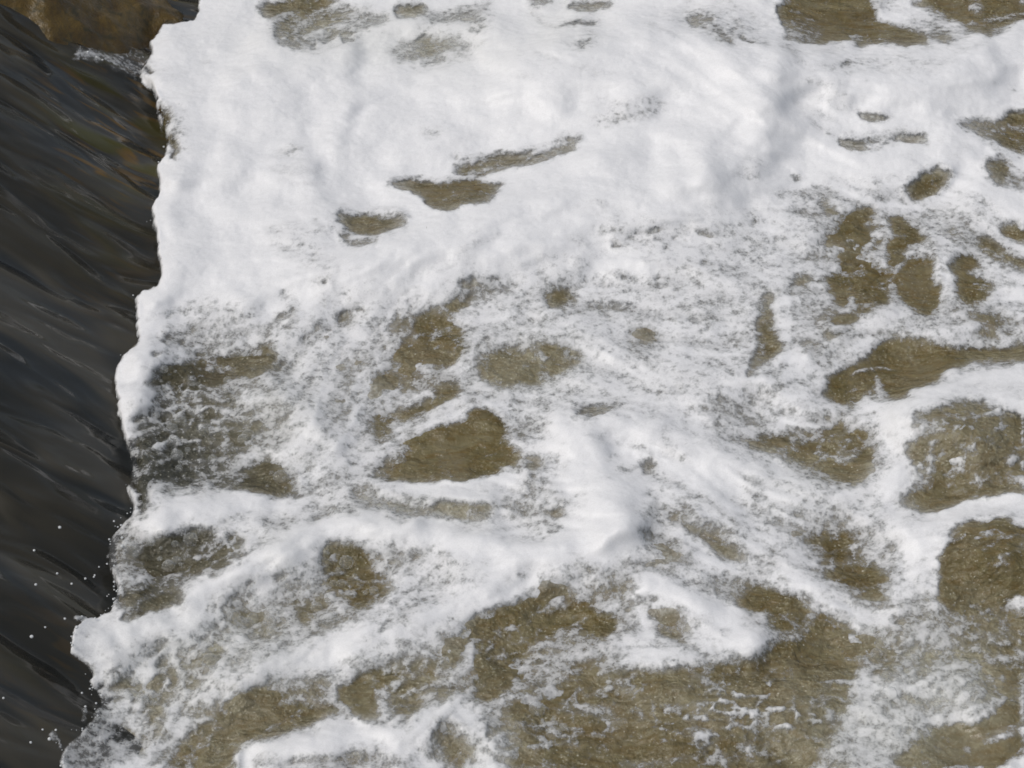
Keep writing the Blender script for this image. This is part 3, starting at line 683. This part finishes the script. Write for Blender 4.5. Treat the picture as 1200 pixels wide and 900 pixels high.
def mat_foam():
    m = NT("foam"); P3 = m.coords(); Dn = m.attr('foam'); Tn = m.attr('air')
    wv = m.n('ShaderNodeTexNoise'); m.L(P3, wv.inputs['Vector']); wv.inputs['Scale'].default_value = 24; wv.inputs['Detail'].default_value = 2
    ad = m.n('ShaderNodeVectorMath', operation='MULTIPLY_ADD'); m.L(wv.outputs['Color'], ad.inputs[0]); ad.inputs[1].default_value = (.014, .014, .014); m.L(P3, ad.inputs[2])
    PW = ad.outputs[0]
    n1 = m.noise(P3, 190, 3, .65); n2 = m.noise(PW, 62, 3, .6); n3 = m.noise(PW, 20, 2, .5)
    v1 = m.voro(PW, 150); v2 = m.voro(PW, 58)
    # threshold: high in the middle of a bubble cell, low on its walls
    th = m.math('MULTIPLY', m.mapr(n1, .28, .72, 0, 1, 'LINEAR'), .24)
    th = m.math('MULTIPLY_ADD', m.mapr(n2, .30, .70, 0, 1, 'LINEAR'), .38, th)
    th = m.math('MULTIPLY_ADD', m.mapr(n3, .32, .68, 0, 1, 'LINEAR'), .20, th)
    th = m.math('MULTIPLY_ADD', m.mapr(v1, 0.0, .75, 1, 0, 'LINEAR'), .13, th)
    th = m.math('MULTIPLY_ADD', m.mapr(v2, 0.0, .75, 1, 0, 'LINEAR'), .22, th)      # about 0..1.1, mean .6
    th = m.mapr(th, .30, .86, .06, .93, 'LINEAR')
    dd = m.math('SUBTRACT', Dn, th)
    lace = m.mapr(dd, -.24, .24); veil = m.mapr(Dn, .15, 1.0, 0, 1, 'LINEAR'); al = m.math('ADD', m.math('MULTIPLY', lace, .52), m.math('MULTIPLY', veil, .48))
    al = m.math('MAXIMUM', al, m.mapr(Dn, .84, .98)); al = m.math('MULTIPLY', al, m.mapr(Dn, .02, .22))
    thick = m.math('MAXIMUM', m.mapr(dd, -.02, .62), m.math('MULTIPLY', m.mapr(Dn, .80, .99), .93)); dd = m.math('ADD', dd, m.mapr(Dn, .86, .99, 0, .3))
    bub = m.noise(P3, 330, 2, .6)
    hgt = m.math('MULTIPLY_ADD', m.mapr(dd, -.1, .35, 0, 1), .0020, m.math('MULTIPLY', n2, .0012))
    hgt = m.math('MULTIPLY_ADD', bub, .0006, hgt)
    nr = m.bump(hgt, .55, 1.0)
    c = m.mix(thick, (.54, .55, .55), (.87, .875, .88))
    c = m.mix(m.math('MULTIPLY', Tn, .28), c, (.72, .73, .62))
    c = m.mix(m.mapr(bub, .60, .35, 0, .16), c, (.5, .5, .48))
    b = m.princ(c, .5, nr)
    tr = m.n('ShaderNodeBsdfTransparent').outputs[0]
    mx = m.n('ShaderNodeMixShader'); m.L(al, mx.inputs[0]); m.L(tr, mx.inputs[1]); m.L(b, mx.inputs[2])
    m.L(mx.outputs[0], m.out.inputs[0])
    return m.m

def mat_pool():
    m = NT("turbid_water"); P3 = m.coords(); Tn = m.attr('air'); Cn = m.attr('calm'); Dn = m.attr('foam')
    n1 = m.noise(P3, 9, 3, .55, .6); n2 = m.noise(P3, 55, 4, .60, .25); n3 = m.noise(P3, 150, 3, .6, .4)
    st = m.noise(m.coords((26, 60, 40), (0, 0, .25)), 1.0, 3, .6, .5)
    c = m.mix(m.mapr(n1, .35, .65), (.124, .102, .044), (.170, .144, .082))
    c = m.mix(m.mapr(st, .38, .68, 0, .6), c, (.140, .092, .026))
    c = m.mix(m.mapr(n2, .48, .74, 0, .5), c, (.21, .18, .085))
    gr = m.math('MULTIPLY', m.mapr(m.noise(P3, 14, 3, .6, .8), .42, .62), m.math('SUBTRACT', 1.0, m.math('MULTIPLY', Cn, .85)))
    c = m.mix(m.math('MULTIPLY', m.mapr(n3, .50, .68, 0, .62), gr), c, (.33, .30, .19))
    c = m.mix(m.math('MULTIPLY', m.mapr(n3, .48, .34, 0, .5), gr), c, (.06, .046, .016))
    big = m.noise(m.coords((5, 9, 5), (0, 0, .2)), 1, 3, .55, 1.2)
    c = m.mix(m.mapr(big, .56, .70, 0, .5), c, (.085, .058, .014)); c = m.mix(m.mapr(big, .46, .34, 0, .45), c, (.22, .195, .11))
    c = m.mix(m.attr('dark_grey'), c, (.042, .043, .034))  # darker, greyer water colour close to the weir
    rough_water = m.math('SUBTRACT', 1.0, m.math('MULTIPLY', Cn, .85))
    # bubbles carried just under the surface, whose pale specks also serve as painted glints
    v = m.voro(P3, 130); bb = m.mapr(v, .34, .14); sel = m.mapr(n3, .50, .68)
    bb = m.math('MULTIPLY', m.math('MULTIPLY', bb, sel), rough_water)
    cl = m.mapr(m.math('ADD', m.math('MULTIPLY', n2, .7), m.math('MULTIPLY', n3, .5)), .52, .78)
    airy = m.math('MULTIPLY', m.math('ADD', m.math('MULTIPLY', Tn, 1.1), m.math('MULTIPLY', m.mapr(Dn, .25, .85), 1.0)), m.math('MULTIPLY', m.math('MULTIPLY_ADD', cl, .55, .45), m.math('MULTIPLY_ADD', m.attr('dark_grey'), -.7, 1.0)), clamp=True)
    c = m.mix(airy, c, m.mix(m.mapr(Dn, .3, .75), (.44, .43, .33), (.56, .57, .56)))
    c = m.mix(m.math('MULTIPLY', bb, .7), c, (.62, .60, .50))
    h = m.math('MULTIPLY_ADD', n2, .008, m.math('MULTIPLY', n3, .002))
    h = m.math('MULTIPLY_ADD', m.noise(m.coords((16, 30, 18), (0, 0, .3)), 1, 2, .5, .3), .024, h)
    h = m.math('MULTIPLY', h, m.math('MULTIPLY_ADD', rough_water, .75, .25))
    nr = m.bump(h, .9, 1.0)
    b = m.princ(c, m.mapr(n3, .3, .7, .03, .16, 'LINEAR'), nr, IOR=1.33)
    m.L(b, m.out.inputs[0]); return m.m

def mat_sheet():
    m = NT("running_sheet_of_water")
    src = m.n('ShaderNodeNewGeometry').outputs['Position']
    ang = math.atan2(FL[1], FL[0])
    base = m.n('ShaderNodeMapping', vector_type='POINT'); m.L(src, base.inputs[0]); base.inputs['Rotation'].default_value = (0, 0, -ang)
    def al(su, sv): 
        q = m.n('ShaderNodeMapping'); m.L(base.outputs[0], q.inputs[0]); q.inputs['Scale'].default_value = (su, sv, 0.0); return q.outputs[0]
    a = m.noise(al(4.0, 11), 1, 1, .4, .7); b_ = m.noise(al(9, 34), 1, 2, .5, .6); c_ = m.noise(al(40, 150), 1, 3, .6, .4); g = m.noise(al(1.3, 3.6), 1, 3, .5, .8)
    col = m.mix(m.mapr(a, .36, .64), (.036, .040, .041), (.074, .070, .058))
    # algae and rust-brown stone seen through the sheet: only towards the rock
    mossy = m.attr('moss')
    col = m.mix(m.math('MULTIPLY', m.mapr(b_, .50, .66), mossy, clamp=True), col, (.135, .085, .030))
    col = m.mix(m.math('MULTIPLY', m.mapr(a, .52, .66), mossy, clamp=True), col, (.070, .066, .018))
    col = m.mix(m.mapr(g, .42, .60, 0, .6), col, (.022, .019, .011))
    h = m.math('MULTIPLY_ADD', b_, .0015, m.math('MULTIPLY', a, .052)); h = m.math('MULTIPLY_ADD', m.noise(al(7, 16), 1, 1, .4, .5), .014, h)
    nr = m.bump(h, .9, 1.0)
    s = m.princ(col, m.mapr(g, .35, .65, .08, .2, 'LINEAR'), nr, IOR=1.33)
    m.L(s, m.out.inputs[0]); return m.m

def mat_rock():
    m = NT("wet_brown_rock"); P3 = m.coords()
    n1 = m.noise(P3, 7, 4, .6, .5); n2 = m.noise(P3, 30, 5, .65, .3); n3 = m.noise(P3, 110, 3, .6)
    c = m.mix(m.mapr(n1, .38, .62), (.060, .036, .007), (.120, .078, .017))
    c = m.mix(m.mapr(n2, .48, .68, 0, .8), c, (.035, .032, .012))
    c = m.mix(m.mapr(n1, .58, .70, 0, .5), c, (.075, .062, .018))
    h = m.math('MULTIPLY_ADD', n2, .02, m.math('MULTIPLY', n3, .004))
    m.L(m.princ(c, m.mapr(n2, .3, .7, .22, .5, 'LINEAR'), m.bump(h, .45, 1.0)), m.out.inputs[0]); return m.m

def mat_bubble():
    m = NT("bubble_film"); lw = m.n('ShaderNodeLayerWeight'); lw.inputs['Blend'].default_value = .35
    g = m.princ((.80, .82, .80), .08); tr = m.n('ShaderNodeBsdfTransparent').outputs[0]
    mx = m.n('ShaderNodeMixShader'); m.L(m.mapr(lw.outputs['Facing'], .25, 1.0, .10, .62), mx.inputs[0]); m.L(tr, mx.inputs[1]); m.L(g, mx.inputs[2])
    m.L(mx.outputs[0], m.out.inputs[0]); return m.m
def mat_drop():
    m = NT("white_droplets"); m.L(m.princ((.66, .68, .68), .25), m.out.inputs[0]); return m.m
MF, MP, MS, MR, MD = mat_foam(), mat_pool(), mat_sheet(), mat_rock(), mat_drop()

# ------------------------------------------------------------------ pool water
gx = stretch(-1.55, 1.62, .0065, -3.0, 40); gy = stretch(-1.2, 1.75, .0085, -30, 40)
X, Y = np.meshgrid(gx, gy)
Z = pool_z(X, Y)
px, py = project(X, Y, Z)
dv = samp((.55 * Db + .5 * Db2).astype(np.float32), px, py); tv = samp(T, px, py); cv = samp(CLR, px, py)
inr = (np.abs(X) < 2.4) & (np.abs(Y - .3) < 2.6)
Zw = Z + .0022 * fbm(X / .035, Y / .03, 101, 3) * (1 - .8 * cv) + .004 * fbm(X / .1, Y / .07, 105, 2)
pool = grid_mesh("pool_water", X, Y, Zw, None, {'air': tv, 'calm': cv, 'foam': dv, 'dark_grey': np.exp(-((px - 190) / 120) ** 2 - ((py - 560) / 150) ** 2) ** .7 * .97})
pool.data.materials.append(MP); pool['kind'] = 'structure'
pool['label'] = 'brown churning water below the weir, showing between the foam'

# ------------------------------------------------------------------ sheet of water on the weir
wx = stretch(-2.0, -.62, .0085, -9.0, -.5); wy = stretch(-1.3, 1.9, .009, -8, 9)
X, Y = np.meshgrid(wx, wy)
Z = weir_surf(X, Y)
ppx, ppy = project(X, Y, Z)
moss = np.exp(-(((ppx - 140) / 75) ** 2 + ((ppy - 130) / 120) ** 2)) * 1.5 + .35 * np.exp(-(((ppx - 60) / 70) ** 2 + ((ppy - 770) / 70) ** 2)) + .25 * np.exp(-(((ppx - 130) / 40) ** 2 + ((ppy - 330) / 60) ** 2))
sheet = grid_mesh("weir_water", X, Y, Z, None, {'moss': moss})
sheet.data.materials.append(MS); sheet['kind'] = 'structure'
sheet['label'] = 'dark smooth sheet of water running down the weir face'

# ------------------------------------------------------------------ foam
fx_ = stretch(-1.58, 1.60, .0031, -1.9, 3.4, 1.10); fy_ = stretch(-1.16, 1.72, .0040, -3.2, 4.4, 1.10)
X, Y = np.meshgrid(fx_, fy_)
Z = pool_z(X, Y, HF); wz = weir_surf(X, Y)
def smax(a, b, k=.012):
    h = np.clip(.5 + .5 * (a - b) / k, 0, 1); return b * (1 - h) + a * h + k * h * (1 - h)
def surf(z): return smax(z, wz)
for it in range(4):        # foam lying over the foot of the sheet
    zz = surf(Z)
    px, py = project(X, Y, zz)
    Zn = samp(HF, px, py); Z = np.where(wz > Z - .02, Z + .6 * (Zn - Z), Z)
base = surf(Z)
px, py = project(X, Y, base + .006)
dv = samp(D, px, py); dv = np.where(px < 2, 0, dv); tv = samp(T, px, py)
puff = .5 + .5 * fbm(X / .055, Y / .05, 121, 4, .55)
cell = np.abs(fbm(X / .09, Y / .075, 131, 3, .5))
th = sstep(.02, .75, dv)
Z = base + .0015 + th * (.004 + .0035 * puff * sstep(.4, 1, dv) + .001 * cell)
Z = Z + th * .0005 * fbm(X / .012, Y / .012, 141, 2)
k4 = np.maximum.reduce([dv[:-1, :-1], dv[1:, :-1], dv[:-1, 1:], dv[1:, 1:]])
foam = grid_mesh("foam", X, Y, Z, k4 > .045, {'foam': dv, 'air': tv})
foam.data.materials.append(MF); foam['kind'] = 'stuff'
foam['label'] = 'white foam and froth spread over the churning pool'

# ------------------------------------------------------------------ rock beside the sheet
OUT = [(-90,-60),(-60,-25),(0,6),(30,22),(62,42),(100,47),(135,50),(158,52),(172,45),(196,34),(237,22),(232,8),(212,-8),(200,-70)]
def hit_weir(px, py, lift=0.0):
    v = ray(px, py); t = 4.0
    for _ in range(40):
        p = CAM + v * t
        z = float(weir_z(np.array(p[0]), np.array(p[1]))) + lift
        t += (p[2] - z) / -v[2] * .6
    return CAM + v * t
poly = chaikin([hit_weir(a, b, .05)[:2] for a, b in OUT], True, 2)
gx = np.arange(poly[:, 0].min() - .02, poly[:, 0].max() + .02, .008); gy = np.arange(poly[:, 1].min() - .02, poly[:, 1].max() + .02, .010)
X, Y = np.meshgrid(gx, gy)
dd, _, ins = segdist(X, Y, poly, True)
sd = np.where(ins, dd, -dd)
sd = sd + .012 * fbm(X / .07, Y / .07, 201, 3)
R = .34
hgt = np.sqrt(np.clip(1 - (1 - np.clip(sd, 0, R) / R) ** 2, 0, 1))
wzr = np.maximum(weir_z(X, Y), 0.0)
Z = wzr - .07 + .13 * hgt + .018 * fbm(X / .12, Y / .12, 211, 4) + .005 * fbm(X / .03, Y / .03, 221, 3)
k4 = np.minimum.reduce([sd[:-1, :-1], sd[1:, :-1], sd[:-1, 1:], sd[1:, 1:]])
rock = grid_mesh("wet_rock", X, Y, Z, k4 > 0, {})
rock.data.materials.append(MR)
rock['label'] = 'wet brown mossy rock at the far edge of the weir face, against the foam'; rock['category'] = 'rock'

# ------------------------------------------------------------------ droplets and loose bubbles
import bmesh
def balls(name, pts, label, mat=None):
    bm = bmesh.new(); bmesh.ops.create_icosphere(bm, subdivisions=2, radius=1); bm.verts.ensure_lookup_table()
    v0 = np.array([v.co[:] for v in bm.verts]); f0 = np.array([[v.index for v in f.verts] for f in bm.faces]); bm.free()
    pts = np.array(pts); n = len(pts)
    co = (v0[None] * (pts[:, 3, None, None] * np.array([1, 1, .85])) + pts[:, None, :3]).reshape(-1, 3)
    f = (f0[None] + (np.arange(n) * len(v0))[:, None, None]).reshape(-1, 3)
    me = bpy.data.meshes.new(name); me.vertices.add(len(co)); me.vertices.foreach_set('co', co.astype(np.float32).ravel())
    me.loops.add(f.size); me.loops.foreach_set('vertex_index', f.ravel().astype(np.int32))
    me.polygons.add(len(f)); me.polygons.foreach_set('loop_start', (np.arange(len(f)) * 3).astype(np.int32)); me.update(calc_edges=True)
    me.polygons.foreach_set('use_smooth', np.ones(len(f), bool)); me.materials.append(mat or MD)
    o = bpy.data.objects.new(name, me); scene.collection.objects.link(o); o['kind'] = 'stuff'; o['label'] = label
    return o
pts = []
def drop(px, py, r, lift=.03):
    p = hit_weir(px, py, lift); pts.append((p[0], p[1], p[2], r))
for a, b, r in ((70,618,.0042),(40,645,.003),(37,746,.0052),(53,735,.0035),(90,735,.0042),(100,678,.0036),(110,676,.003),(84,684,.003),(42,685,.003),(76,725,.003),
                (133,702,.004),(67,672,.003),(111,674,.0032),(4,818,.003),(36,870,.003),(85,756,.004),(143,630,.005),(143,640,.005),(145,648,.004),(58,866,.004),(50,855,.003),
                (100,828,.003),(96,812,.0025),(103,61,.005),(113,67,.0035),(120,70,.0035),(186,190,.004),(192,172,.004)):
    drop(a, b, r * (.6 + .35 * rng.random()), .02 + .05 * rng.random())
E = chaikin(EDGE[8:], False, 2)
for i in range(240):
    e = E[rng.integers(len(E))]
    if e[1] < 90: continue
    lowp = (560 < e[1] < 720) or e[1] > 790 or (110 < e[1] < 200)
    if (not lowp or e[1] < 200) and rng.random() < .85: continue
    drop(e[0] - rng.exponential(6.0) + 5, e[1] + rng.normal(0, 6), .0008 + .0020 * rng.random() ** 2, .01 + .04 * rng.random())
balls("spray_droplets", pts, 'white droplets flung up where the sheet meets the foam')

# clear bubbles riding where the water boils up against the sheet
MB_ = mat_bubble(); bp = []
zones = [(230,500,70,90,60),(190,790,90,50,60),(410,690,60,30,26),(300,730,50,20,20),(335,565,18,16,10),(640,850,50,30,14),(180,640,50,25,24),(265,465,14,12,5),(1080,780,70,40,20)]
for cx, cy, rx, ry, n in zones:
    for i in range(n):
        a, b = cx + rx * rng.normal() * .6, cy + ry * rng.normal() * .6
        if a < 150 and cy < 700: a = 160 + rng.random() * 60
        if not (0 < a < W - 1 and 0 < b < H - 1) or LEFT[int(b), int(a)] > .01 or D[int(b), int(a)] > .72: continue
        z = float(HB[int(b), int(a)]); p = ground(a, b, z); rr = .0035 + .0135 * rng.random() ** 3
        bp.append((p[0], p[1], z + rr * .15 + .004, rr))
o = balls("clear_bubbles", bp, 'clear round bubbles floating on the dark water between the froth', MB_)
